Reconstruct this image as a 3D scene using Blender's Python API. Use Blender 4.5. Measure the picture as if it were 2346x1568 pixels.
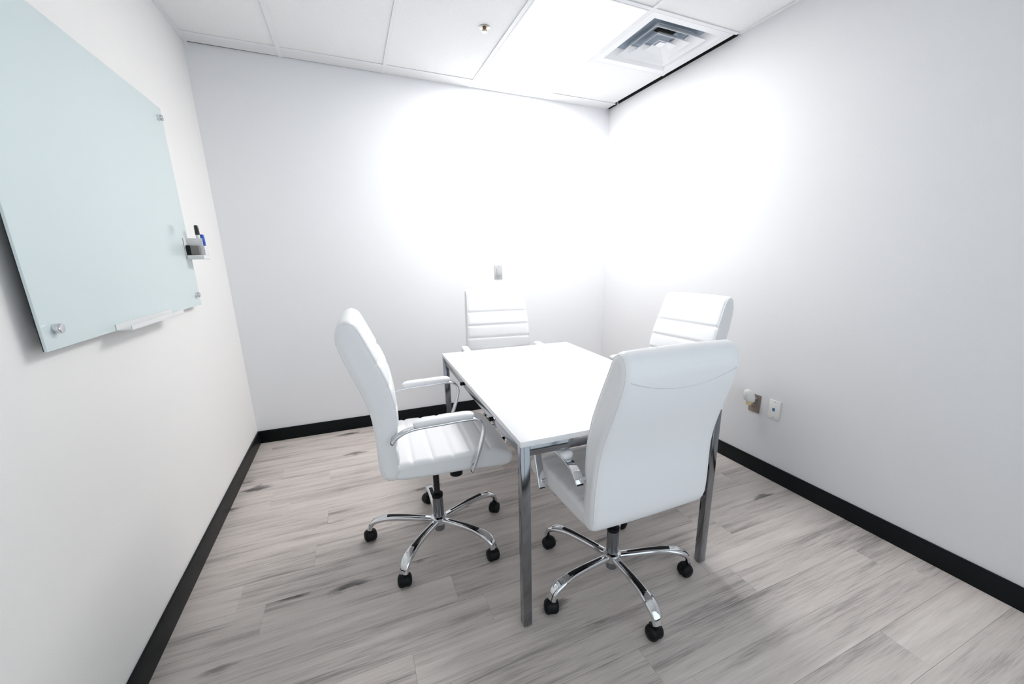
import bpy, bmesh, math, random
from mathutils import Vector, Matrix

for o in list(bpy.data.objects):
    bpy.data.objects.remove(o, do_unlink=True)
S = bpy.context.scene
COL = S.collection
R = math.radians

# ------------------------------------------------------------------ camera
IMG_W = 2346.0
CAM_POS = Vector((0.7426, -3.3882, 1.3219))
YAW, PITCH, ROLL, FPX = 0.4186, -0.2541, -0.0067, 939.1
SHX, SHY = 56.58, 49.54
fw = Vector((math.sin(YAW) * math.cos(PITCH), math.cos(YAW) * math.cos(PITCH), math.sin(PITCH)))
rt = Vector((math.cos(YAW), -math.sin(YAW), 0))
up = rt.cross(fw)
rt, up = math.cos(ROLL) * rt + math.sin(ROLL) * up, -math.sin(ROLL) * rt + math.cos(ROLL) * up
cd = bpy.data.cameras.new('camera')
cam = bpy.data.objects.new('camera', cd)
COL.objects.link(cam)
m3 = Matrix((rt, up, -fw)).transposed()
cam.matrix_world = Matrix.Translation(CAM_POS) @ m3.to_4x4()
cd.sensor_fit = 'HORIZONTAL'
cd.sensor_width = 36.0
cd.lens = FPX * 36.0 / IMG_W
cd.shift_x = -SHX / IMG_W
cd.shift_y = SHY / IMG_W
cd.clip_start = 0.02
S.camera = cam

# ------------------------------------------------------------------ world, light, exposure
TROFFER_STRENGTH = 15.5
w = bpy.data.worlds.new('world')
S.world = w
w.use_nodes = True
w.node_tree.nodes['Background'].inputs[0].default_value = (0.86, 0.925, 1.0, 1)
w.node_tree.nodes['Background'].inputs[1].default_value = 1.30      # cool daylight beyond the glazed front
S.view_settings.view_transform = 'Standard'
S.view_settings.look = 'None'
S.view_settings.exposure = 0.38
S.view_settings.gamma = 1.0
S.view_settings.use_curve_mapping = False

# ------------------------------------------------------------------ dimensions
W, H = 2.952, 2.558
YF = -3.80                       # front wall, behind the camera
TOPZ = 2.80                      # slab above the suspended ceiling
T = 0.6096
GX = [0.493, 1.103, 1.712, 2.322]
GY = [-0.128, -0.128 - 2 * T, -0.128 - 4 * T]
BB = 0.096

# ------------------------------------------------------------------ materials
def srgb(r, g, b):
    f = lambda c: (c / 255 / 12.92) if c / 255 <= 0.04045 else ((c / 255 + 0.055) / 1.055) ** 2.4
    return (f(r), f(g), f(b), 1)

MATS = {}
def mat(name, color, rough=0.5, metal=0.0, bump=0.0, bscale=60.0, vary=0.0, emit=None, spec=0.5, coat=0.0):
    m = bpy.data.materials.new(name)
    m.use_nodes = True
    nt = m.node_tree
    b = nt.nodes['Principled BSDF']
    b.inputs['Base Color'].default_value = color
    b.inputs['Roughness'].default_value = rough
    b.inputs['Metallic'].default_value = metal
    b.inputs['Specular IOR Level'].default_value = spec
    b.inputs['Coat Weight'].default_value = coat
    tc = nt.nodes.new('ShaderNodeTexCoord')
    if bump or vary:
        nz = nt.nodes.new('ShaderNodeTexNoise')
        nz.inputs['Scale'].default_value = bscale
        nz.inputs['Detail'].default_value = 4
        nt.links.new(tc.outputs['Object'], nz.inputs['Vector'])
        if bump:
            bp = nt.nodes.new('ShaderNodeBump')
            bp.inputs['Strength'].default_value = bump
            bp.inputs['Distance'].default_value = 0.004
            nt.links.new(nz.outputs['Fac'], bp.inputs['Height'])
            nt.links.new(bp.outputs['Normal'], b.inputs['Normal'])
        if vary:
            mx = nt.nodes.new('ShaderNodeMix')
            mx.data_type = 'RGBA'
            mx.inputs[6].default_value = color
            mx.inputs[7].default_value = tuple(c * (1 - vary) for c in color[:3]) + (1,)
            nt.links.new(nz.outputs['Fac'], mx.inputs[0])
            nt.links.new(mx.outputs[2], b.inputs['Base Color'])
    if emit:
        b.inputs['Emission Color'].default_value = emit[0]
        b.inputs['Emission Strength'].default_value = emit[1]
    MATS[name] = m
    return m

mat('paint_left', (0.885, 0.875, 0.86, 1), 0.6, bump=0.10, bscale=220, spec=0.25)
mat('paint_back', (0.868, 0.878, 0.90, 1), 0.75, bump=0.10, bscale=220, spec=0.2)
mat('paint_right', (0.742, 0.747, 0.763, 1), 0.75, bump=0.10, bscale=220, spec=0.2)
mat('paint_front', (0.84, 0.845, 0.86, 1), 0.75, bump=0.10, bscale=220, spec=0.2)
mat('black_vinyl', (0.006, 0.008, 0.009, 1), 0.42, bump=0.03, bscale=40, spec=0.15)
mat('duct', (0.36, 0.42, 0.50, 1), 0.8)
mat('dark_void', (0.004, 0.005, 0.006, 1), 0.9)
mat('slab', (0.12, 0.12, 0.12, 1), 0.9)
mat('subfloor', (0.05, 0.047, 0.045, 1), 0.9)
mat('tile_white', (0.92, 0.92, 0.92, 1), 0.9, bump=0.55, bscale=130, vary=0.06)
mat('grid_white', (0.85, 0.855, 0.87, 1), 0.45)
mat('strip_white', (0.83, 0.83, 0.84, 1), 0.6)
mat('vent_white', (0.90, 0.91, 0.93, 1), 0.4)
mat('lens', (0.9, 0.9, 0.9, 1), 0.4, emit=((1.0, 0.985, 0.975, 1), TROFFER_STRENGTH))
mat('leather', (0.88, 0.885, 0.90, 1), 0.42, bump=0.10, bscale=35, spec=0.45)
mat('seam', (0.62, 0.635, 0.67, 1), 0.6)
mat('chrome', (0.72, 0.73, 0.75, 1), 0.07, metal=1.0)
mat('chrome_soft', (0.27, 0.28, 0.30, 1), 0.12, metal=1.0)
mat('black_plastic', (0.004, 0.005, 0.006, 1), 0.45, spec=0.22)
mat('black_gloss', (0.008, 0.009, 0.010, 1), 0.2)
mat('table_white', (0.86, 0.865, 0.88, 1), 0.28, bump=0.01, bscale=10)
mat('table_edge', (0.74, 0.75, 0.78, 1), 0.4)
mat('board_shade_backing', (0.02, 0.025, 0.03, 1), 0.8)
mat('board_glass', (0.68, 0.775, 0.78, 1), 0.12, spec=0.45)
mat('tray_white', (0.80, 0.80, 0.80, 1), 0.35)
mat('steel', (0.45, 0.43, 0.40, 1), 0.28, metal=1.0)
mat('plate_white', (0.84, 0.84, 0.82, 1), 0.35)
mat('plate_grey', (0.50, 0.505, 0.52, 1), 0.4)
mat('plate_bronze', (0.30, 0.25, 0.22, 1), 0.35, metal=0.6)
mat('blue_jack', (0.05, 0.16, 0.30, 1), 0.4)
mat('blue_ink', (0.02, 0.10, 0.50, 1), 0.35)
mat('eraser_grey', (0.20, 0.19, 0.185, 1), 0.8)
mat('amber', (0.72, 0.62, 0.32, 1), 0.3)
mat('brass', (0.45, 0.30, 0.18, 1), 0.3, metal=1.0)

def glass_material():
    m = bpy.data.materials.new('window_glass')
    m.use_nodes = True
    nt = m.node_tree
    nt.nodes.remove(nt.nodes['Principled BSDF'])
    tr_, gl, mx = (nt.nodes.new('ShaderNodeBsdfTransparent'), nt.nodes.new('ShaderNodeBsdfGlossy'), nt.nodes.new('ShaderNodeMixShader'))
    tr_.inputs[0].default_value = (0.95, 0.97, 0.97, 1)
    gl.inputs['Roughness'].default_value = 0.02
    mx.inputs[0].default_value = 0.06
    nt.links.new(tr_.outputs[0], mx.inputs[1]); nt.links.new(gl.outputs[0], mx.inputs[2])
    nt.links.new(mx.outputs[0], nt.nodes['Material Output'].inputs[0])
    MATS['window_glass'] = m
glass_material()

def floor_material():
    m = bpy.data.materials.new('vinyl_plank')
    m.use_nodes = True
    nt = m.node_tree
    N, L = nt.nodes.new, nt.links.new
    b = nt.nodes['Principled BSDF']
    tc = N('ShaderNodeTexCoord')
    oi = N('ShaderNodeObjectInfo')
    mul = N('ShaderNodeMath'); mul.operation = 'MULTIPLY'; mul.inputs[1].default_value = 37.0
    L(oi.outputs['Random'], mul.inputs[0])
    comb = N('ShaderNodeCombineXYZ')
    L(mul.outputs[0], comb.inputs[0]); L(mul.outputs[0], comb.inputs[1])
    add = N('ShaderNodeVectorMath'); add.operation = 'ADD'
    L(tc.outputs['Object'], add.inputs[0]); L(comb.outputs[0], add.inputs[1])

    def noise(scale, detail, rough, dist):
        vm = N('ShaderNodeVectorMath'); vm.operation = 'MULTIPLY'
        vm.inputs[1].default_value = scale
        L(add.outputs[0], vm.inputs[0])
        n = N('ShaderNodeTexNoise')
        n.inputs['Scale'].default_value = 1.0
        n.inputs['Detail'].default_value = detail
        n.inputs['Roughness'].default_value = rough
        n.inputs['Distortion'].default_value = dist
        L(vm.outputs[0], n.inputs['Vector'])
        return n
    broad = noise((1.0, 7.5, 1.0), 5, 0.55, 0.35)
    streak = noise((1.5, 34.0, 1.0), 6, 0.6, 0.25)
    fine = noise((7.0, 210.0, 1.0), 4, 0.65, 0.15)
    # sparse knots and dark smudges, drawn out along the plank
    vk = N('ShaderNodeVectorMath'); vk.operation = 'MULTIPLY'
    vk.inputs[1].default_value = (2.3, 6.5, 1.0)
    wob = noise((9.0, 26.0, 1.0), 3, 0.6, 0.0)
    wv = N('ShaderNodeVectorMath'); wv.operation = 'SCALE'; wv.inputs['Scale'].default_value = 0.10
    L(wob.outputs['Color'], wv.inputs[0])
    wa = N('ShaderNodeVectorMath'); wa.operation = 'ADD'
    L(add.outputs[0], wa.inputs[0]); L(wv.outputs[0], wa.inputs[1])
    L(wa.outputs[0], vk.inputs[0])
    vo = N('ShaderNodeTexVoronoi'); vo.inputs['Scale'].default_value = 1.0
    L(vk.outputs[0], vo.inputs['Vector'])
    kr = N('ShaderNodeMapRange')
    kr.inputs['From Min'].default_value = 0.04; kr.inputs['From Max'].default_value = 0.26
    kr.inputs['To Min'].default_value = 1.0; kr.inputs['To Max'].default_value = 0.0
    kr.interpolation_type = 'SMOOTHSTEP'
    L(vo.outputs['Distance'], kr.inputs['Value'])
    sep = N('ShaderNodeSeparateColor'); L(vo.outputs['Color'], sep.inputs[0])
    gt = N('ShaderNodeMath'); gt.operation = 'GREATER_THAN'; gt.inputs[1].default_value = 0.52
    L(sep.outputs[0], gt.inputs[0])
    km = N('ShaderNodeMath'); km.operation = 'MULTIPLY'
    L(kr.outputs[0], km.inputs[0]); L(gt.outputs[0], km.inputs[1])

    def wsum(a, wa_, b_, wb):
        x = N('ShaderNodeMath'); x.operation = 'MULTIPLY'; x.inputs[1].default_value = wa_; L(a, x.inputs[0])
        y = N('ShaderNodeMath'); y.operation = 'MULTIPLY_ADD'; y.inputs[1].default_value = wb
        L(b_, y.inputs[0]); L(x.outputs[0], y.inputs[2])
        return y.outputs[0]
    s1 = wsum(broad.outputs['Fac'], 0.46, streak.outputs['Fac'], 0.36)
    s2 = wsum(s1, 1.0, fine.outputs['Fac'], 0.32)
    s3 = wsum(s2, 1.0, km.outputs[0], -0.28)
    s4 = wsum(s3, 1.0, oi.outputs['Random'], 0.045)
    cr = N('ShaderNodeValToRGB')
    e = cr.color_ramp.elements
    e[0].position = 0.33; e[0].color = (0.10, 0.094, 0.096, 1)
    e[1].position = 0.74; e[1].color = (0.71, 0.650, 0.610, 1)
    e2 = e.new(0.47); e2.color = (0.31, 0.281, 0.267, 1)
    e3 = e.new(0.575); e3.color = (0.56, 0.508, 0.475, 1)
    L(s4, cr.inputs[0])
    L(cr.outputs[0], b.inputs['Base Color'])
    b.inputs['Roughness'].default_value = 0.5
    b.inputs['Specular IOR Level'].default_value = 0.35
    bp = N('ShaderNodeBump'); bp.inputs['Strength'].default_value = 0.12; bp.inputs['Distance'].default_value = 0.002
    L(fine.outputs['Fac'], bp.inputs['Height']); L(bp.outputs['Normal'], b.inputs['Normal'])
    MATS['vinyl_plank'] = m
floor_material()

# ------------------------------------------------------------------ mesh helpers
def mesh_obj(name, verts, faces, m, parent=None, loc=(0, 0, 0), smooth=False, angle=35):
    me = bpy.data.meshes.new(name)
    me.from_pydata([tuple(v) for v in verts], [], faces)
    me.validate()
    bm = bmesh.new(); bm.from_mesh(me)
    bmesh.ops.recalc_face_normals(bm, faces=bm.faces)
    bm.to_mesh(me); bm.free()
    return finish(name, me, m, parent, loc, smooth, angle)

def finish(name, me, m, parent=None, loc=(0, 0, 0), smooth=False, angle=35):
    if m:
        me.materials.append(MATS[m])
    if smooth:
        for p in me.polygons:
            p.use_smooth = True
        me.set_sharp_from_angle(angle=R(angle))
    o = bpy.data.objects.new(name, me)
    COL.objects.link(o)
    if parent is not None:
        o.parent = parent
    o.location = loc
    return o

def bm_box(bm, lo, hi, mtx=None):
    x0, y0, z0 = lo; x1, y1, z1 = hi
    vs = [bm.verts.new(v) for v in ((x0, y0, z0), (x1, y0, z0), (x1, y1, z0), (x0, y1, z0),
                                    (x0, y0, z1), (x1, y0, z1), (x1, y1, z1), (x0, y1, z1))]
    for f in ((0, 3, 2, 1), (4, 5, 6, 7), (0, 1, 5, 4), (1, 2, 6, 5), (2, 3, 7, 6), (3, 0, 4, 7)):
        bm.faces.new([vs[i] for i in f])
    if mtx is not None:
        bmesh.ops.transform(bm, matrix=mtx, verts=vs)
    return vs

def box(name, lo, hi, m, parent=None, loc=(0, 0, 0), bevel=0.0, seg=2, mtx=None):
    bm = bmesh.new()
    bm_box(bm, lo, hi, mtx)
    if bevel:
        bmesh.ops.bevel(bm, geom=list(bm.edges), offset=bevel, segments=seg, profile=0.5, affect='EDGES')
    me = bpy.data.meshes.new(name)
    bm.to_mesh(me); bm.free()
    return finish(name, me, m, parent, loc, bool(bevel) and seg > 1, 40)

def lathe(name, prof, m, parent=None, loc=(0, 0, 0), n=24, axis='z', angle=40):
    """prof: list of (radius, height) along the axis"""
    v, f = [], []
    for r, h in prof:
        for i in range(n):
            a = 2 * math.pi * i / n
            c, s = r * math.cos(a), r * math.sin(a)
            v.append((c, s, h) if axis == 'z' else ((h, c, s) if axis == 'x' else (c, h, s)))
    for j in range(len(prof) - 1):
        for i in range(n):
            k = (i + 1) % n
            f.append((j * n + i, j * n + k, (j + 1) * n + k, (j + 1) * n + i))
    f.append(tuple(range(n)))
    f.append(tuple((len(prof) - 1) * n + i for i in range(n)))
    return mesh_obj(name, v, f, m, parent, loc, True, angle)

def catmull(pts, n):
    """resample a 2D/3D polyline as a Catmull-Rom curve with n points, evenly in parameter"""
    P = [Vector(p) for p in pts]
    P = [P[0] * 2 - P[1]] + P + [P[-1] * 2 - P[-2]]
    dense = []
    for i in range(1, len(P) - 2):
        for k in range(24):
            t = k / 24
            a, b, c, d = P[i - 1], P[i], P[i + 1], P[i + 2]
            dense.append(0.5 * ((2 * b) + (c - a) * t + (2 * a - 5 * b + 4 * c - d) * t * t + (3 * b - a - 3 * c + d) * t ** 3))
    dense.append(P[-2].copy())
    L = [0]
    for i in range(1, len(dense)):
        L.append(L[-1] + (dense[i] - dense[i - 1]).length)
    out, j = [], 0
    for k in range(n):
        s = L[-1] * k / (n - 1)
        while j < len(L) - 2 and L[j + 1] < s:
            j += 1
        t = (s - L[j]) / max(1e-9, L[j + 1] - L[j])
        out.append(dense[j].lerp(dense[j + 1], min(1, max(0, t))))
    return out

def sweep(name, path, section, m, parent=None, loc=(0, 0, 0), side=Vector((1, 0, 0)), angle=45, scale=None):
    """section: list of (a along side, b along normal); path: 3D points; closed solid"""
    v, f = [], []
    n = len(section)
    for i, p in enumerate(path):
        t = (path[min(i + 1, len(path) - 1)] - path[max(i - 1, 0)]).normalized()
        s = (side - t * side.dot(t)).normalized()
        nn = s.cross(t)
        sc = scale[i] if scale else (1, 1)
        for a, b in section:
            v.append(p + s * a * sc[0] + nn * b * sc[1])
    for i in range(len(path) - 1):
        for k in range(n):
            l = (k + 1) % n
            f.append((i * n + k, i * n + l, (i + 1) * n + l, (i + 1) * n + k))
    f.append(tuple(range(n)))
    f.append(tuple((len(path) - 1) * n + k for k in range(n)))
    return mesh_obj(name, v, f, m, parent, loc, True, angle)

def rrect(w_, h_, r, n=4):
    out = []
    for cx, cy, a0 in ((1, 1, 0), (-1, 1, 90), (-1, -1, 180), (1, -1, 270)):
        for k in range(n + 1):
            a = R(a0 + 90 * k / n)
            out.append((cx * (w_ / 2 - r) + r * math.cos(a), cy * (h_ / 2 - r) + r * math.sin(a)))
    return out

def circ(r, n=10):
    return [(r * math.cos(2 * math.pi * i / n), r * math.sin(2 * math.pi * i / n)) for i in range(n)]

def empty(name, loc, rz=0.0):
    o = bpy.data.objects.new(name, None)
    COL.objects.link(o)
    o.empty_display_size = 0.1
    o.location = loc
    o.rotation_euler = (0, 0, rz)
    return o

def tag(o, label, cat, group=None):
    o['label'] = label
    o['category'] = cat
    if group:
        o['group'] = group
    return o

def struct(o, label=None, cat=None):
    o['kind'] = 'structure'
    if label:
        o['label'] = label
    if cat:
        o['category'] = cat
    return o

# ------------------------------------------------------------------ room shell
TH = 0.12
struct(box('wall_left', (-TH, YF - TH, 0), (0, TH, TOPZ), 'paint_left'),
       'warm white painted wall behind the glass board', 'wall')
struct(box('wall_back', (0, 0, 0), (W, TH, TOPZ), 'paint_back'),
       'pale cool white back wall with the light switch', 'wall')
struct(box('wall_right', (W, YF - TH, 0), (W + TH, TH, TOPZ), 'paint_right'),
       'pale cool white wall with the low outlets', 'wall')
WX0, WX1, WZ0, WZ1 = 0.42, 2.55, 0.10, 2.25       # glazed opening behind the viewer
fb = bmesh.new()
for lo, hi in (((0, YF - TH, 0), (WX0, YF, TOPZ)), ((WX1, YF - TH, 0), (W, YF, TOPZ)),
               ((WX0, YF - TH, WZ1), (WX1, YF, TOPZ)), ((WX0, YF - TH, 0), (WX1, YF, WZ0))):
    bm_box(fb, lo, hi)
me = bpy.data.meshes.new('wall_front'); fb.to_mesh(me); fb.free()
struct(finish('wall_front', me, 'paint_front'), 'pale painted wall behind the viewer around the glazing', 'wall')
win = struct(empty('window_1', ((WX0 + WX1) / 2, YF - 0.06, WZ0)), 'glazed front of the room behind the viewer', 'window')
wo_ = Vector((-(WX0 + WX1) / 2, -(YF - 0.06), -WZ0))
for lo, hi in (((WX0, YF - 0.085, WZ0), (WX0 + 0.045, YF - 0.035, WZ1)), ((WX1 - 0.045, YF - 0.085, WZ0), (WX1, YF - 0.035, WZ1)),
               ((WX0 + 0.045, YF - 0.085, WZ0), (WX1 - 0.045, YF - 0.035, WZ0 + 0.045)), ((WX0 + 0.045, YF - 0.085, WZ1 - 0.045), (WX1 - 0.045, YF - 0.035, WZ1)),
               ((1.46, YF - 0.085, WZ0 + 0.045), (1.51, YF - 0.035, WZ1 - 0.045))):
    box('window_frame', lo, hi, 'black_plastic', win, wo_)
for a, b in ((WX0 + 0.045, 1.46), (1.51, WX1 - 0.045)):
    box('pane', (a, YF - 0.063, WZ0 + 0.045), (b, YF - 0.057, WZ1 - 0.045), 'window_glass', win, wo_)

def baseboard(name, lo, hi, label):
    struct(box(name, lo, hi, 'black_vinyl', bevel=0.003, seg=2), label, 'baseboard')
bt = 0.011
baseboard('baseboard_left', (0, YF, 0.0), (bt, 0, BB), 'black baseboard under the glass board wall')
baseboard('baseboard_back', (bt, -bt, 0.0), (W - bt, 0, BB), 'black baseboard along the back wall')
baseboard('baseboard_right', (W - bt, YF, 0.0), (W, 0, BB), 'black baseboard under the low outlets')
baseboard('baseboard_front', (bt, YF, 0.0), (W - bt, YF + bt, BB), 'black baseboard behind the viewer')

# floor: slab plus separate planks running parallel to the back wall
floor = struct(box('floor', (-TH, YF - TH, -0.10), (W + TH, TH, -0.006), 'subfloor'),
               'grey wood-look plank floor of the meeting room', 'floor')
PW, PL = 0.1524, 1.2192
rng = random.Random(11)
plank_cache = {}
ends = {4: 0.46, 9: 0.493, 10: 0.22, -5: 2.36}           # row index -> an end joint seen in the photograph
k = -11
def plank(x0, x1, y0, y1):
    key = (round(x1 - x0, 3), round(y1 - y0, 3))
    if key not in plank_cache:
        g = 0.00012
        hx, hy = key[0] / 2 - g, key[1] / 2 - g
        o = box('plank', (-hx, -hy, -0.007), (hx, hy, 0.0), 'vinyl_plank', floor,
                ((x0 + x1) / 2, (y0 + y1) / 2, 0), bevel=0.0003, seg=1)
        plank_cache[key] = o.data
    else:
        o = bpy.data.objects.new('plank', plank_cache[key])
        COL.objects.link(o)
        o.parent = floor
        o.location = ((x0 + x1) / 2, (y0 + y1) / 2, 0)
for k in range(-12, 16):
    yb = -2.190 + k * PW
    ya, yc = max(yb, YF), min(yb + PW, 0.0)
    if yc - ya < 0.005:
        continue
    joint = ends.get(k, None)
    if joint is None:
        joint = rng.randrange(1, 12) * 0.1
    xs = [0.0] + sorted(x for x in (joint + j * PL for j in range(-3, 4)) if 0.04 < x < W - 0.04) + [W]
    for a, b in zip(xs[:-1], xs[1:]):
        plank(a, b, ya, yc)

# ceiling: slab above, suspended grid with separate tiles
ceiling = struct(box('ceiling', (-TH, YF - TH, TOPZ), (W + TH, TH, TOPZ + 0.1), 'slab'),
                 'white suspended tile ceiling with exposed grid', 'ceiling')
def tile(x0, x1, y0, y1, m='tile_white'):
    g = 0.004
    return box('ceiling_tile', (x0 + g, y0 + g, H + 0.003), (x1 - g, y1 - g, H + 0.018), m, ceiling, bevel=0.002, seg=1)
LX0, LX1 = GX[2], GX[3]                 # column of the light
for i, (x0, x1) in enumerate(((0, GX[0]), (GX[0], GX[1]), (GX[1], GX[2]), (GX[2], GX[3]), (GX[3], W - 0.004))):
    for j, (y1, y0) in enumerate(((GY[0], GY[1]), (GY[1], GY[2]), (GY[2], YF))):
        if j == 0 and i == 3:
            continue
        if j == 0 and i == 4:
            tile(x0, W - 0.030, GY[0] - T, GY[0])
            continue
        tile(x0, x1, y0, y1)
# smooth narrow border strip between the last tee and the back wall
def border(x0, x1, gap0, gap1):
    z0, z1 = H - 0.001, H + 0.014
    v = [(x0, GY[0], z0), (x1, GY[0], z0), (x1, -gap1, z0), (x0, -gap0, z0),
         (x0, GY[0], z1), (x1, GY[0], z1), (x1, -gap1, z1), (x0, -gap0, z1)]
    f = [(0, 3, 2, 1), (4, 5, 6, 7), (0, 1, 5, 4), (1, 2, 6, 5), (2, 3, 7, 6), (3, 0, 4, 7)]
    mesh_obj('border_strip', v, f, 'strip_white', ceiling)
border(0.0, GX[0] - 0.004, 0.013, 0.008)
border(GX[0] + 0.004, GX[1] - 0.004, 0.007, 0.004)
border(GX[1] + 0.004, GX[2] - 0.004, 0.003, 0.0)
border(GX[2] + 0.004, GX[3] - 0.004, 0.0, 0.0)
border(GX[3] + 0.004, W - 0.026, 0.0, 0.0)
# grid tees
TW = 0.012
for x in GX:
    box('grid_tee', (x - TW, YF, H - 0.003), (x + TW, 0, H + 0.003), 'grid_white', ceiling, bevel=0.001, seg=1)
for y in GY:
    box('cross_tee', (0, y - TW, H - 0.0025), (W - 0.022, y + TW, H + 0.0028), 'grid_white', ceiling, bevel=0.001, seg=1)
box('cross_tee', (GX[3], GY[0] - T - TW, H - 0.0025), (W - 0.034, GY[0] - T + TW, H + 0.0028), 'grid_white', ceiling, bevel=0.001, seg=1)
# wall angles
box('wall_angle', (0, YF, H - 0.002), (0.022, 0, H + 0.002), 'grid_white', ceiling)
box('wall_angle', (W - 0.022, YF, H - 0.002), (W, GY[1] - 0.005, H + 0.002), 'grid_white', ceiling)
# open gaps along the right and back walls; black strips paint in their shade
struct(box('gap_shade_1', (W - 0.006, GY[1] + 0.02, H + 0.0005), (W, GY[0] - 0.020, H + 0.10), 'dark_void'),
       'long black strip painted as gap shade at the top of the right wall', 'gap')
struct(box('gap_shade_2', (W - 0.006, GY[0] + 0.012, H + 0.0005), (W, -0.004, H + 0.10), 'dark_void'),
       'short black strip painted as gap shade by the far ceiling corner', 'gap')
struct(box('gap_shade_3', (0, -0.004, H + 0.0005), (GX[2], 0, H + 0.10), 'dark_void'),
       'thin dark strip painted as gap shade between border strip and back wall', 'gap')
box('gap_cover', (W - 0.10, GY[1], H + 0.10), (W, 0, H + 0.104), 'dark_void', ceiling)
box('gap_cover', (0, -0.06, H + 0.10), (GX[2], 0, H + 0.104), 'dark_void', ceiling)

# ------------------------------------------------------------------ recessed light
t = tag(empty('ceiling_light', (0, 0, 0)), 'long white recessed ceiling light panel shining over the table', 'light')
y0, y1 = GY[1] + TW, GY[0] - TW
x0, x1 = LX0 + TW, LX1 - TW
fr = bmesh.new()
fwid = 0.010
for lo, hi in (((x0, y0, H - 0.004), (x0 + fwid, y1, H + 0.02)), ((x1 - fwid, y0, H - 0.004), (x1, y1, H + 0.02)),
               ((x0 + fwid, y0, H - 0.004), (x1 - fwid, y0 + fwid, H + 0.02)), ((x0 + fwid, y1 - fwid, H - 0.004), (x1 - fwid, y1, H + 0.02))):
    bm_box(fr, lo, hi)
me = bpy.data.meshes.new('frame'); fr.to_mesh(me); fr.free()
finish('frame', me, 'grid_white', t)
box('diffuser', (x0 + fwid, y0 + fwid, H - 0.001), (x1 - fwid, y1 - fwid, H + 0.004), 'lens', t)
box('housing', (x0, y0, H + 0.02), (x1, y1, H + 0.09), 'strip_white', t)

# ------------------------------------------------------------------ air diffuser
vx, vy = (GX[3] + W - 0.028) / 2, GY[0] - 1.5 * T
t = tag(empty('air_vent', (vx, vy, H)), 'square white ceiling air diffuser with nested louvers beside the light', 'vent')
HS = (W - 0.028 - GX[3]) / 2 - 0.012
HT = T / 2 - 0.012
def square_ring(name, lo_out, lo_in, z_out, z_in, m, parent, th=0.0025):
    """sloped square ring: lower outer edge at half sizes lo_out, upper inner edge at lo_in"""
    v = []
    for (hx, hy), z in ((lo_out, z_out), (lo_in, z_in)):
        for sx, sy in ((-1, -1), (1, -1), (1, 1), (-1, 1)):
            v.append((sx * hx, sy * hy, z))
    for (hx, hy), z in ((lo_out, z_out), (lo_in, z_in)):
        for sx, sy in ((-1, -1), (1, -1), (1, 1), (-1, 1)):
            v.append((sx * hx, sy * hy, z + th))
    f = []
    for i in range(4):
        j = (i + 1) % 4
        f += [(i, j, 4 + j, 4 + i), (8 + i, 12 + i, 12 + j, 8 + j), (i, 8 + i, 8 + j, j), (4 + i, 4 + j, 12 + j, 12 + i)]
    return mesh_obj(name, v, f, m, parent)
square_ring('frame', (HS, HT), (HS - 0.045, HT - 0.045), -0.003, -0.003, 'vent_white', t)
square_ring('louver', (HS - 0.045, HT - 0.045), (HS - 0.095, HT - 0.095), -0.003, 0.046, 'vent_white', t)
for o_, d_, h_ in ((0.104, 0.055, 0.042), (0.166, 0.050, 0.036), (0.222, 0.034, 0.022)):
    square_ring('louver', (HS - o_, HT - o_), (HS - o_ - d_, HT - o_ - d_), -0.005, h_, 'vent_white', t)
box('center_plate', (-(HS - 0.268), -(HT - 0.268), 0.012), (HS - 0.268, HT - 0.268, 0.016), 'vent_white', t)
box('plenum', (-HS + 0.05, -HT + 0.05, 0.0485), (HS - 0.05, HT - 0.05, 0.052), 'duct', t)
box('damper', (-0.095, -0.095, 0.044), (0.035, -0.055, 0.048), 'dark_void', t)

# ------------------------------------------------------------------ sprinkler
t = tag(empty('fire_sprinkler', (1.575, -0.835, H + 0.003)), 'small brass and chrome sprinkler head on a ceiling tile', 'sprinkler')
lathe('escutcheon', [(0.030, 0.0), (0.031, -0.003), (0.022, -0.007), (0.010, -0.008)], 'steel', t)
lathe('body', [(0.010, -0.006), (0.010, -0.012), (0.006, -0.014), (0.004, -0.021), (0.006, -0.023)], 'brass', t, n=14)
lathe('deflector', [(0.015, -0.023), (0.016, -0.025), (0.004, -0.027)], 'steel', t, n=16)
for s in (-1, 1):
    sweep('yoke', [Vector((s * 0.009, 0, -0.010)), Vector((s * 0.012, 0, -0.016)), Vector((s * 0.006, 0, -0.024))], circ(0.0022, 6), 'steel', t, side=Vector((0, 1, 0)))

# ------------------------------------------------------------------ glass board on the left wall
BY0, BY1, BZ0, BZ1, BX = -1.982, -0.765, 1.100, 1.992, 0.035
t = tag(empty('glass_board', (0, (BY0 + BY1) / 2, BZ0)), 'frosted pale aqua glass writing board on the left wall', 'writing board')
off = Vector((0, -(BY0 + BY1) / 2, -BZ0))
box('glass_panel', (BX - 0.006, BY0, BZ0), (BX, BY1, BZ1), 'board_glass', t, off, bevel=0.001, seg=1)
for yy, zz in ((BY0 + 0.052, BZ0 + 0.052), (BY1 - 0.052, BZ0 + 0.052), (BY0 + 0.052, BZ1 - 0.052), (BY1 - 0.052, BZ1 - 0.052)):
    s_ = lathe('standoff', [(0.009, 0.001), (0.009, BX - 0.0062)], 'chrome', t, off + Vector((0, yy, zz)), n=18, axis='x')
    lathe('cap', [(0.0125, BX), (0.0130, BX + 0.002), (0.0130, BX + 0.013), (0.0115, BX + 0.016), (0.006, BX + 0.0165)], 'chrome', s_, (0, 0, 0), n=24, axis='x')
box('shade_backing', (BX - 0.0085, BY0 + 0.002, BZ0 + 0.002), (BX - 0.0062, BY1 - 0.002, BZ1 - 0.002), 'board_shade_backing', t, off)  # dark sheet added behind the glass to deepen the shade in the wall gap
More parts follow.
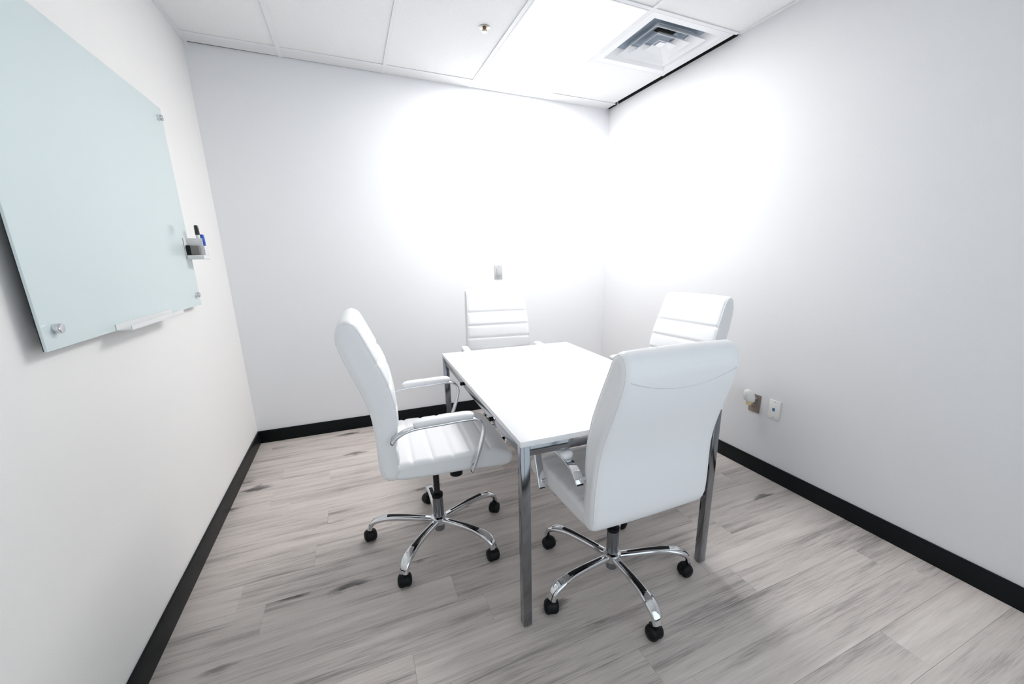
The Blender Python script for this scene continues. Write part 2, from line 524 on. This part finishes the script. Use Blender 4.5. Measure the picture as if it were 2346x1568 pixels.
# pen tray: shelf with a front lip, hung below the glass
tr = bmesh.new()
ty0, ty1 = -1.640, -1.165
bm_box(tr, (BX + 0.0003, ty0, BZ0 + 0.000), (BX + 0.042, ty1, BZ0 + 0.003))
bm_box(tr, (BX + 0.039, ty0, BZ0 + 0.003), (BX + 0.042, ty1, BZ0 + 0.015))
bm_box(tr, (BX + 0.0003, ty0, BZ0 + 0.003), (BX + 0.003, ty1, BZ0 + 0.020))
me = bpy.data.meshes.new('pen_tray'); tr.to_mesh(me); tr.free()
finish('pen_tray', me, 'tray_white', t, off)

# marker holder, markers and eraser at the right edge of the board
HX0, HX1, HY0, HY1, HZ0 = BX + 0.001, 0.106, -0.842, -0.748, 1.322
t = tag(empty('marker_holder', (HX0, (HY0 + HY1) / 2, HZ0)), 'small white holder clipped to the right edge of the glass board', 'marker holder')
o2 = Vector((-HX0, -(HY0 + HY1) / 2, -HZ0))
box('back_plate', (HX0, HY0, HZ0), (HX0 + 0.003, HY1, HZ0 + 0.10), 'tray_white', t, o2, bevel=0.001, seg=1)
box('base', (HX0 + 0.003, HY0, HZ0), (HX1, HY1, HZ0 + 0.020), 'tray_white', t, o2, bevel=0.003)
box('front_lip', (HX1 - 0.003, -0.808, HZ0 + 0.0205), (HX1, HY1, HZ0 + 0.065), 'tray_white', t, o2, bevel=0.001, seg=1)
box('side_panel', (HX0 + 0.003, -0.808, HZ0 + 0.0205), (HX1 - 0.0035, -0.805, HZ0 + 0.10), 'tray_white', t, o2, bevel=0.001, seg=1)
t = tag(empty('board_eraser', (0.065, -0.826, HZ0 + 0.021)), 'black and grey board eraser lying in the white marker holder', 'eraser')
box('grip', (-0.024, -0.014, 0.0), (-0.008, 0.014, 0.045), 'black_plastic', t, bevel=0.002)
box('felt', (-0.0078, -0.0135, 0.001), (0.025, 0.0135, 0.044), 'eraser_grey', t, bevel=0.002)
def marker(x, y, h, capm, label, stripe):
    t = tag(empty('marker', (x, y, HZ0 + 0.0215)), label, 'marker', 'markers in the wall holder')
    lathe('barrel', [(0.0075, 0.0), (0.0085, 0.002), (0.0085, h - 0.045)], 'tray_white', t, n=16)
    lathe('cap', [(0.0093, h - 0.045), (0.0095, h - 0.04), (0.0085, h - 0.004), (0.006, h)], capm, t, n=16)
    if stripe:
        lathe('stripe', [(0.0088, 0.018), (0.0088, 0.062)], capm, t, n=16)
marker(0.084, -0.790, 0.140, 'black_gloss', 'black capped marker standing in the white wall holder', False)
marker(0.095, -0.768, 0.098, 'blue_ink', 'shorter blue capped marker beside the black capped marker', True)

# ------------------------------------------------------------------ wall plates
t = tag(empty('wall_switch', (1.899, 0, 1.202)), 'grey wall switch plate on the back wall above a chair', 'switch')
box('plate', (-0.035, -0.005, -0.057), (0.035, 0, 0.057), 'plate_grey', t, bevel=0.002)
box('rocker', (-0.016, -0.009, -0.033), (0.016, -0.0051, 0.033), 'plate_grey', t, bevel=0.0015)
for zz in (-0.047, 0.047):
    lathe('screw', [(0.003, -0.0051), (0.003, -0.0062), (0.001, -0.0066)], 'steel', t, (0, 0, zz), n=10, axis='y')

t = tag(empty('power_outlet', (W, -1.748, 0.438)), 'brown metal power outlet plate low on the right wall', 'outlet')
box('plate', (-0.006, -0.038, -0.057), (0, 0.038, 0.057), 'plate_bronze', t, bevel=0.002)
for zz in (-0.022, 0.022):
    s_ = box('socket', (-0.009, -0.016, zz - 0.014), (-0.0061, 0.016, zz + 0.014), 'plate_bronze', t, bevel=0.001, seg=1)
    for yy in (-0.006, 0.006):
        box('slot', (-0.0096, yy - 0.001, zz - 0.004), (-0.0091, yy + 0.001, zz + 0.004), 'black_plastic', s_)

t = tag(empty('plug_in_freshener', (W - 0.0105, -1.742, 0.462)), 'white plug-in freshener with amber vial on the brown outlet', 'air freshener')
v, f = [], []
body = [(0.000, 0.014, 0.014, 0.0), (-0.012, 0.022, 0.026, 0.006), (-0.030, 0.027, 0.038, 0.022), (-0.050, 0.027, 0.040, 0.032),
        (-0.068, 0.022, 0.034, 0.038), (-0.080, 0.012, 0.020, 0.040)]
n_ = 20
for (xx, ry, rz, cz) in body:
    for i in range(n_):
        a = 2 * math.pi * i / n_
        ca, sa = math.cos(a), math.sin(a)
        v.append((xx, ry * math.copysign(abs(ca) ** 0.7, ca), cz + rz * math.copysign(abs(sa) ** 0.7, sa)))
for j in range(len(body) - 1):
    for i in range(n_):
        k_ = (i + 1) % n_
        f.append((j * n_ + i, j * n_ + k_, (j + 1) * n_ + k_, (j + 1) * n_ + i))
f.append(tuple(range(n_))); f.append(tuple((len(body) - 1) * n_ + i for i in range(n_)))
mesh_obj('shell', v, f, 'plate_white', t, (0, 0, 0), True, 60)
lathe('vial', [(0.010, -0.030), (0.016, -0.026), (0.017, -0.006), (0.012, 0.004)], 'amber', t, (-0.040, 0, 0), n=18)

t = tag(empty('network_outlet', (W, -1.880, 0.440)), 'white network wall plate with a blue jack on the right wall', 'outlet')
box('plate', (-0.006, -0.036, -0.057), (0, 0.036, 0.057), 'plate_white', t, bevel=0.002)
box('jack', (-0.0085, -0.006, -0.009), (-0.0061, 0.010, 0.010), 'blue_jack', t, bevel=0.001, seg=1)
for zz in (-0.047, 0.047):
    lathe('screw', [(0.003, -0.0061), (0.003, -0.0070), (0.001, -0.0074)], 'steel', t, (0, 0, zz), n=10, axis='x')

# ------------------------------------------------------------------ table
TX, TY, TA, TWD, TDP, TZ = 1.1849, -2.2618, -0.0209, 0.8674, 1.3843, 0.746
t = tag(empty('meeting_table', (TX, TY, 0), TA), 'white rectangular meeting table on square chrome legs', 'table')
LEG = 0.033
box('tabletop', (0, 0, TZ - 0.020), (TWD, TDP, TZ), 'table_white', t, bevel=0.0015)
for lx in (0.0015, TWD - LEG - 0.0015):
    for ly in (0.0015, TDP - LEG - 0.0015):
        lg = box('leg', (lx, ly, 0.006), (lx + LEG, ly + LEG, TZ - 0.0202), 'chrome_soft', t, bevel=0.002)
        lathe('foot', [(0.011, 0.0), (0.012, 0.002), (0.012, 0.006)], 'black_plastic', lg, (lx + LEG / 2, ly + LEG / 2, 0), n=16)
AZ0, AZ1 = TZ - 0.056, TZ - 0.0202
box('apron', (LEG + 0.002, 0.004, AZ0), (TWD - LEG - 0.002, 0.029, AZ1), 'chrome_soft', t, bevel=0.0015)
box('apron', (LEG + 0.002, TDP - 0.029, AZ0), (TWD - LEG - 0.002, TDP - 0.004, AZ1), 'chrome_soft', t, bevel=0.0015)
box('apron', (0.004, LEG + 0.002, AZ0), (0.029, TDP - LEG - 0.002, AZ1), 'chrome_soft', t, bevel=0.0015)
box('apron', (TWD - 0.029, LEG + 0.002, AZ0), (TWD - 0.004, TDP - LEG - 0.002, AZ1), 'chrome_soft', t, bevel=0.0015)
for yy in (0.335, 0.845):  # black studs standing in for dark reflections in the chrome apron
    lathe('reflection_spot', [(0.009, 0.0038), (0.009, -0.006), (0.007, -0.008), (0.003, -0.0085)], 'black_plastic', t, (0, yy, TZ - 0.044), n=14, axis='x')

# ------------------------------------------------------------------ office chair parts (local: x right, y forward, z up)
def loft_profile(name, front_n, prof, halfw, edge_r, m, groove=None, bulge=0.0, nst=7):
    """closed (y, z) profile swept across the width; edges rounded; groove(y,z,i)->inset depth"""
    n = len(prof)
    P = [Vector((p[0], p[1])) for p in prof]
    area = sum(P[i].x * P[(i + 1) % n].y - P[(i + 1) % n].x * P[i].y for i in range(n))
    nor = []
    for i in range(n):
        tg = (P[(i + 1) % n] - P[i - 1]).normalized()
        nv = Vector((tg.y, -tg.x)) * (1 if area > 0 else -1)
        nor.append(nv)
    st = []
    for k in range(nst):                      # left rounded edge
        a = math.pi / 2 * (1 - k / (nst - 1))
        st.append((-1, math.sin(a), 1 - math.cos(a)))
    inner = [(-0.75), (-0.5), (-0.25), 0, 0.25, 0.5, 0.75]
    st2 = [(0, x, 0) for x in inner]
    st3 = [(1, s[1], s[2]) for s in reversed(st)]
    v, f = [], []
    for sd, a, ins in st + st2 + st3:
        for i in range(n):
            hw = halfw(P[i].y)
            if sd:
                x = sd * (hw - edge_r + edge_r * a)
                inset = edge_r * ins
            else:
                x = (hw - edge_r) * a
                inset = 0.0
            rel = x / hw
            d = -inset + bulge * (1 - rel * rel)
            if groove and ins < 0.6:
                d -= groove(P[i].x, P[i].y, i) * (1 - ins)
            q_ = P[i] + nor[i] * d
            v.append((x, q_.x, q_.y))
    ns = len(st) + len(st2) + len(st3)
    for s_ in range(ns - 1):
        for i in range(n):
            j = (i + 1) % n
            f.append((s_ * n + i, s_ * n + j, (s_ + 1) * n + j, (s_ + 1) * n + i))
    f.append(tuple(range(n)))
    f.append(tuple((ns - 1) * n + i for i in range(n)))
    o = mesh_obj(name, v, f, m, None, (0, 0, 0), True, 50)
    for p in o.data.polygons:
        if len(p.vertices) > 8:
            p.use_smooth = False
    return o

# backrest profile: front face bottom -> top, over the roll, rear face down, under
front = [(-0.150, 0.515), (-0.156, 0.560), (-0.159, 0.630), (-0.148, 0.700), (-0.148, 0.780), (-0.166, 0.870),
         (-0.196, 0.960), (-0.225, 1.040), (-0.244, 1.090)]
roll = [(-0.244, 1.090), (-0.259, 1.122), (-0.285, 1.138), (-0.311, 1.128), (-0.328, 1.100), (-0.333, 1.062)]
rear = [(-0.333, 1.062), (-0.324, 1.010), (-0.299, 0.925), (-0.267, 0.835), (-0.244, 0.750), (-0.236, 0.660),
        (-0.234, 0.580), (-0.233, 0.540), (-0.230, 0.512), (-0.219, 0.488), (-0.200, 0.475), (-0.178, 0.475), (-0.160, 0.489), (-0.150, 0.515)]
lower = lambda P: [(y_, z_ - 0.028 * max(0.0, (z_ - 0.90) / 0.238)) for y_, z_ in P]
front, roll, rear = lower(front), lower(roll), lower(rear)
pf, pr, pb = catmull(front, 120), catmull(roll, 18), catmull(rear, 60)
prof_back = [tuple(p) for p in pf[:-1] + pr[:-1] + pb[:-1]]
grooves_b = (0.948, 0.855, 0.768, 0.686, 0.608, 0.540)
NF = len(pf) - 1
def gb(y, z, i):
    if i >= NF:
        return 0.0
    return sum(0.0075 * math.exp(-((z - g) / 0.008) ** 2) for g in grooves_b)
hw_back = lambda z: 0.222 + 0.026 * max(0.0, min(1.0, (1.05 - z) / 0.45))

# seat profile: top rear -> front waterfall -> bottom -> rear
seat_top = [(-0.185, 0.535), (-0.120, 0.546), (0.000, 0.546), (0.120, 0.548), (0.210, 0.545), (0.262, 0.531)]
seat_nose = [(0.262, 0.531), (0.296, 0.508), (0.306, 0.482), (0.294, 0.458), (0.262, 0.450)]
seat_bot = [(0.262, 0.450), (0.120, 0.460), (-0.020, 0.463), (-0.140, 0.468), (-0.185, 0.478)]
sf, sn, sb = catmull(seat_top, 70), catmull(seat_nose, 14), catmull(seat_bot, 24)
seat_rear = [(-0.185, 0.478), (-0.206, 0.488), (-0.214, 0.506), (-0.206, 0.526), (-0.185, 0.535)]
sr = catmull(seat_rear, 12)
prof_seat = [tuple(p) for p in sf[:-1] + sn[:-1] + sb[:-1] + sr[:-1]]
NS = len(sf) - 1
grooves_s = (-0.110, -0.030, 0.050, 0.130, 0.205)
def gs(y, z, i):
    if i >= NS:
        return 0.0
    return sum(0.006 * math.exp(-((y - g) / 0.007) ** 2) for g in grooves_s)
hw_seat = lambda z: 0.243

MESH = {}                 # name -> list of (mesh, local matrix, subparts)
def grab(o):
    """take a freshly built prototype object apart: keep only its mesh"""
    me = o.data
    bpy.data.objects.remove(o, do_unlink=True)
    return me

def rear_point(x, z, out=0.0):
    best = min(pb, key=lambda p: abs(p.y - z))
    i = pb.index(best)
    return Vector((x, best.x - out, best.y))

UP, BASE = [], []          # (part name, mesh, [subparts (name, mesh)])
back_mesh = grab(loft_profile('backrest', 0, prof_back, hw_back, 0.026, 'leather', gb, bulge=0.004))
# curved seam across the rear face, with the straight joint of the side panels
def rear_y(z):
    zz = [(p.y, p.x) for p in pb]
    for (za, ya), (zb, yb_) in zip(zz[:-1], zz[1:]):
        if zb <= z <= za:
            return ya + (yb_ - ya) * (za - z) / max(1e-9, za - zb)
    return zz[-1][1]
path = []
for i in range(25):
    x = -0.203 + 0.406 * i / 24
    z = 1.030 - 0.040 * (1 - (x / 0.205) ** 2)
    path.append(Vector((x, rear_y(z) - 0.0040 * (1 - (x / 0.24) ** 2) + 0.0006, z)))
seam_mesh = grab(sweep('seam', path, circ(0.0013, 6), 'seam', side=Vector((0, 0, 1))))
def edge_piping(sx):
    pts = (pf[6:] + pr[1:] + pb[1:-9])[::3]
    n = len(pts)
    out = []
    for i, p in enumerate(pts):
        tg = (pts[min(i + 1, n - 1)] - pts[max(i - 1, 0)]).normalized()
        inw = Vector((-tg.y, tg.x))                    # profile runs so that this points inwards
        q_ = p + inw * 0.0073
        out.append(Vector((sx * (hw_back(p.y) - 0.0073), q_.x, q_.y)))
    return out
piping = [grab(sweep('piping', edge_piping(s), circ(0.0020, 6), 'leather', side=Vector((1, 0, 0)))) for s in (-1, 1)]
UP.append(('backrest', back_mesh, [('seam', seam_mesh), ('piping', piping[0]), ('piping', piping[1])]))
UP.append(('seat', grab(loft_profile('seat', 0, prof_seat, hw_seat, 0.020, 'leather', gs, bulge=0.006)), []))
# armrests
for s in (-1, 1):
    ax = s * 0.268
    pts = [(ax, -0.178, 0.650), (ax, -0.160, 0.671), (ax, -0.126, 0.689), (ax, -0.080, 0.697), (ax, 0.010, 0.700), (ax, 0.105, 0.703),
           (ax, 0.145, 0.698), (ax, 0.169, 0.676), (ax, 0.173, 0.640), (ax, 0.157, 0.580), (ax, 0.132, 0.510), (ax, 0.119, 0.476)]
    band = grab(sweep('armrest', catmull(pts, 60), rrect(0.034, 0.011, 0.0045, 3), 'chrome', side=Vector((1, 0, 0))))
    pp = catmull([(ax, -0.098, 0.710), (ax, -0.060, 0.715), (ax, 0.010, 0.717), (ax, 0.090, 0.719), (ax, 0.134, 0.717)], 24)
    sc = []
    for i in range(24):
        u = i / 23
        e_ = min(u, 1 - u) / 0.10
        sc.append((min(1.0, 0.55 + 0.45 * math.sqrt(max(0, 1 - (1 - min(1, e_)) ** 2))),) * 2)
    pad = grab(sweep('arm_pad', pp, rrect(0.048, 0.027, 0.0125, 5), 'leather', side=Vector((1, 0, 0)), scale=sc, angle=60))
    ep = []
    for (yy, zz, ty_, tz_) in ((-0.178, 0.650, -0.6, -0.8), (0.119, 0.476, -0.35, -0.95)):
        d = Vector((0, ty_, tz_)).normalized()
        p0 = Vector((ax, yy, zz))
        ep.append(('end_cap', grab(sweep('end_cap', [p0 - d * 0.003, p0 + d * 0.005], rrect(0.022, 0.0105, 0.004, 2), 'black_plastic', side=Vector((1, 0, 0))))))
    for (yy, zz, xi) in ((-0.170, 0.662, 0.232), (0.127, 0.500, 0.232)):
        bo = lathe('bolt', [(0.008, 0.0), (0.008, s * (abs(ax) - xi))], 'chrome', None, n=12, axis='x')
        for v_ in bo.data.vertices:
            v_.co += Vector((s * xi, yy, zz))
        ep.append(('bolt', grab(bo)))
    UP.append(('armrest', band, [('arm_pad', pad)] + ep))
# tilt mechanism, knob, gas lift rod
bm = bmesh.new()
bm_box(bm, (-0.075, -0.115, 0.418), (0.085, 0.135, 0.462))
bm_box(bm, (-0.145, -0.095, 0.440), (0.145, -0.065, 0.452))
bm_box(bm, (-0.145, 0.085, 0.440), (0.145, 0.115, 0.452))
bmesh.ops.bevel(bm, geom=list(bm.edges), offset=0.004, segments=2, affect='EDGES')
me = bpy.data.meshes.new('tilt_mechanism'); bm.to_mesh(me); bm.free(); me.materials.append(MATS['black_plastic'])
UP.append(('tilt_mechanism', me, []))
kn = lathe('tension_knob', [(0.020, 0.345), (0.029, 0.351), (0.030, 0.400), (0.022, 0.419)], 'black_plastic', None, n=18)
for v_ in kn.data.vertices:
    v_.co += Vector((0.048, 0.088, 0))
UP.append(('tension_knob', grab(kn), []))
UP.append(('gas_lift', grab(lathe('gas_lift', [(0.0145, 0.200), (0.0145, 0.400), (0.022, 0.404), (0.024, 0.420)], 'black_gloss', None, n=20)), []))
# base: column, hub, five legs, five casters
BASE.append(('column', grab(lathe('column', [(0.019, 0.045), (0.024, 0.050), (0.026, 0.120), (0.0245, 0.228)], 'chrome_soft', None, n=24)),
             [('collar', grab(lathe('collar', [(0.0255, 0.226), (0.0265, 0.230), (0.0265, 0.242), (0.020, 0.247)], 'black_plastic', None, n=24)))]))
BASE.append(('hub', grab(lathe('hub', [(0.028, 0.082), (0.036, 0.088), (0.040, 0.105), (0.037, 0.120), (0.029, 0.126)], 'chrome', None, n=28)), []))
RAD = 0.318
legp = catmull([(0, 0.030, 0.104), (0, 0.090, 0.112), (0, 0.165, 0.121), (0, 0.235, 0.124), (0, 0.284, 0.117), (0, 0.315, 0.098), (0, 0.326, 0.070)], 30)
legs_sc = [(1.0 + 0.30 * math.exp(-((i / 29 - 0.78) / 0.16) ** 2), 1.0 - 0.15 * (i / 29)) for i in range(30)]
leg_mesh = grab(sweep('leg', legp, rrect(0.035, 0.025, 0.0105, 4), 'chrome', side=Vector((1, 0, 0)), scale=legs_sc, angle=60))
insp = [p + Vector((0, 0, 0.0108)) for p in legp[3:20]]
ins_mesh = grab(sweep('leg_inset', insp, rrect(0.0145, 0.006, 0.0025, 2), 'black_plastic', side=Vector((1, 0, 0)),
                      scale=[(0.7 + 0.6 * i / 16, 1) for i in range(17)]))
cs = bmesh.new()
me_h = grab(lathe('caster', [(0.0055, 0.030), (0.0055, 0.074), (0.010, 0.075), (0.011, 0.070), (0.012, 0.060)], 'black_plastic', None, n=14))
cs.from_mesh(me_h)
hood_v = []
n_ = 14
for i in range(n_ + 1):
    a = math.pi * (-0.05 + 1.10 * i / n_)
    for xx in (-0.0125, 0.0125):
        hood_v.append(cs.verts.new((xx, 0.0285 * math.cos(a) - 0.012, 0.0285 + 0.0300 * math.sin(a))))
for i in range(n_ + 1):
    a = math.pi * (-0.05 + 1.10 * i / n_)
    for xx in (-0.0125, 0.0125):
        hood_v.append(cs.verts.new((xx, 0.0262 * math.cos(a) - 0.012, 0.0285 + 0.0275 * math.sin(a))))
m_ = 2 * (n_ + 1)
for i in range(n_):
    a, b = 2 * i, 2 * i + 2
    cs.faces.new((hood_v[a], hood_v[a + 1], hood_v[b + 1], hood_v[b]))
    cs.faces.new((hood_v[m_ + a], hood_v[m_ + b], hood_v[m_ + b + 1], hood_v[m_ + a + 1]))
    cs.faces.new((hood_v[a], hood_v[b], hood_v[m_ + b], hood_v[m_ + a]))
    cs.faces.new((hood_v[a + 1], hood_v[m_ + a + 1], hood_v[m_ + b + 1], hood_v[b + 1]))
bm_box(cs, (-0.004, -0.036, 0.010), (0.004, 0.008, 0.050))
caster_mesh = bpy.data.meshes.new('caster'); cs.to_mesh(caster_mesh); cs.free()
caster_mesh.materials.append(MATS['black_plastic'])
for p in caster_mesh.polygons:
    p.use_smooth = True
caster_mesh.set_sharp_from_angle(angle=R(40))
wheels = []
for s in (-1, 1):
    wo = lathe('wheel', [(0.019, s * 0.0045), (0.0275, s * 0.0055), (0.0285, s * 0.013), (0.0265, s * 0.020), (0.021, s * 0.0255), (0.011, s * 0.0285), (0.003, s * 0.029)], 'black_plastic', None, n=22, axis='x')
    for v_ in wo.data.vertices:
        v_.co += Vector((0, -0.012, 0.0285))
    wheels.append(grab(wo))

def link(name, me, parent, mtx=None):
    o = bpy.data.objects.new(name, me)
    COL.objects.link(o)
    o.parent = parent
    if mtx is not None:
        o.matrix_local = mtx
    return o

def chair(x, y, rz, base_deg, dz, label, casters):
    """rz: heading of the seat (0 = facing +y); base_deg: heading of the first base leg in the room"""
    c = tag(empty('office_chair', (x, y, 0), R(rz)), label, 'chair', 'white office chairs around the table')
    mz = Matrix.Translation((0, 0, dz))
    for name, me, subs in UP:
        o = link(name, me, c, mz)
        for sn_, sm in subs:
            link(sn_, sm, o)
    for name, me, subs in BASE:
        o = link(name, me, c)
        for sn_, sm in subs:
            link(sn_, sm, o)
    for i in range(5):
        a = R(base_deg + 72 * i - 90 - rz)
        lg = link('leg', leg_mesh, c, Matrix.Rotation(a, 4, 'Z'))
        link('leg_inset', ins_mesh, lg)
        d = Vector((-math.sin(a), math.cos(a), 0)) * 0.326
        ca = link('caster', caster_mesh, c, Matrix.Translation(d) @ Matrix.Rotation(a + R(casters[i]), 4, 'Z'))
        for wme in wheels:
            link('wheel', wme, ca)
    return c

chair(1.010, -1.616, -92.5, 17, 0.0, 'white office chair side-on at the left of the table, nearest the glass board', (40, -60, 120, 30, -30))
chair(1.625, -2.172, 0.0, 49, -0.048, 'nearest white office chair, its smooth back towards the viewer', (150, -20, 60, 10, 20))
chair(1.690, -0.690, 173.0, 30, -0.012, 'white office chair facing the viewer in front of the back wall', (20, 70, 140, -50, 10))
chair(2.335, -1.565, 97.0, 258, -0.006, 'white office chair at the right of the table, partly hidden by the nearest chair', (30, 110, -40, 60, 0))
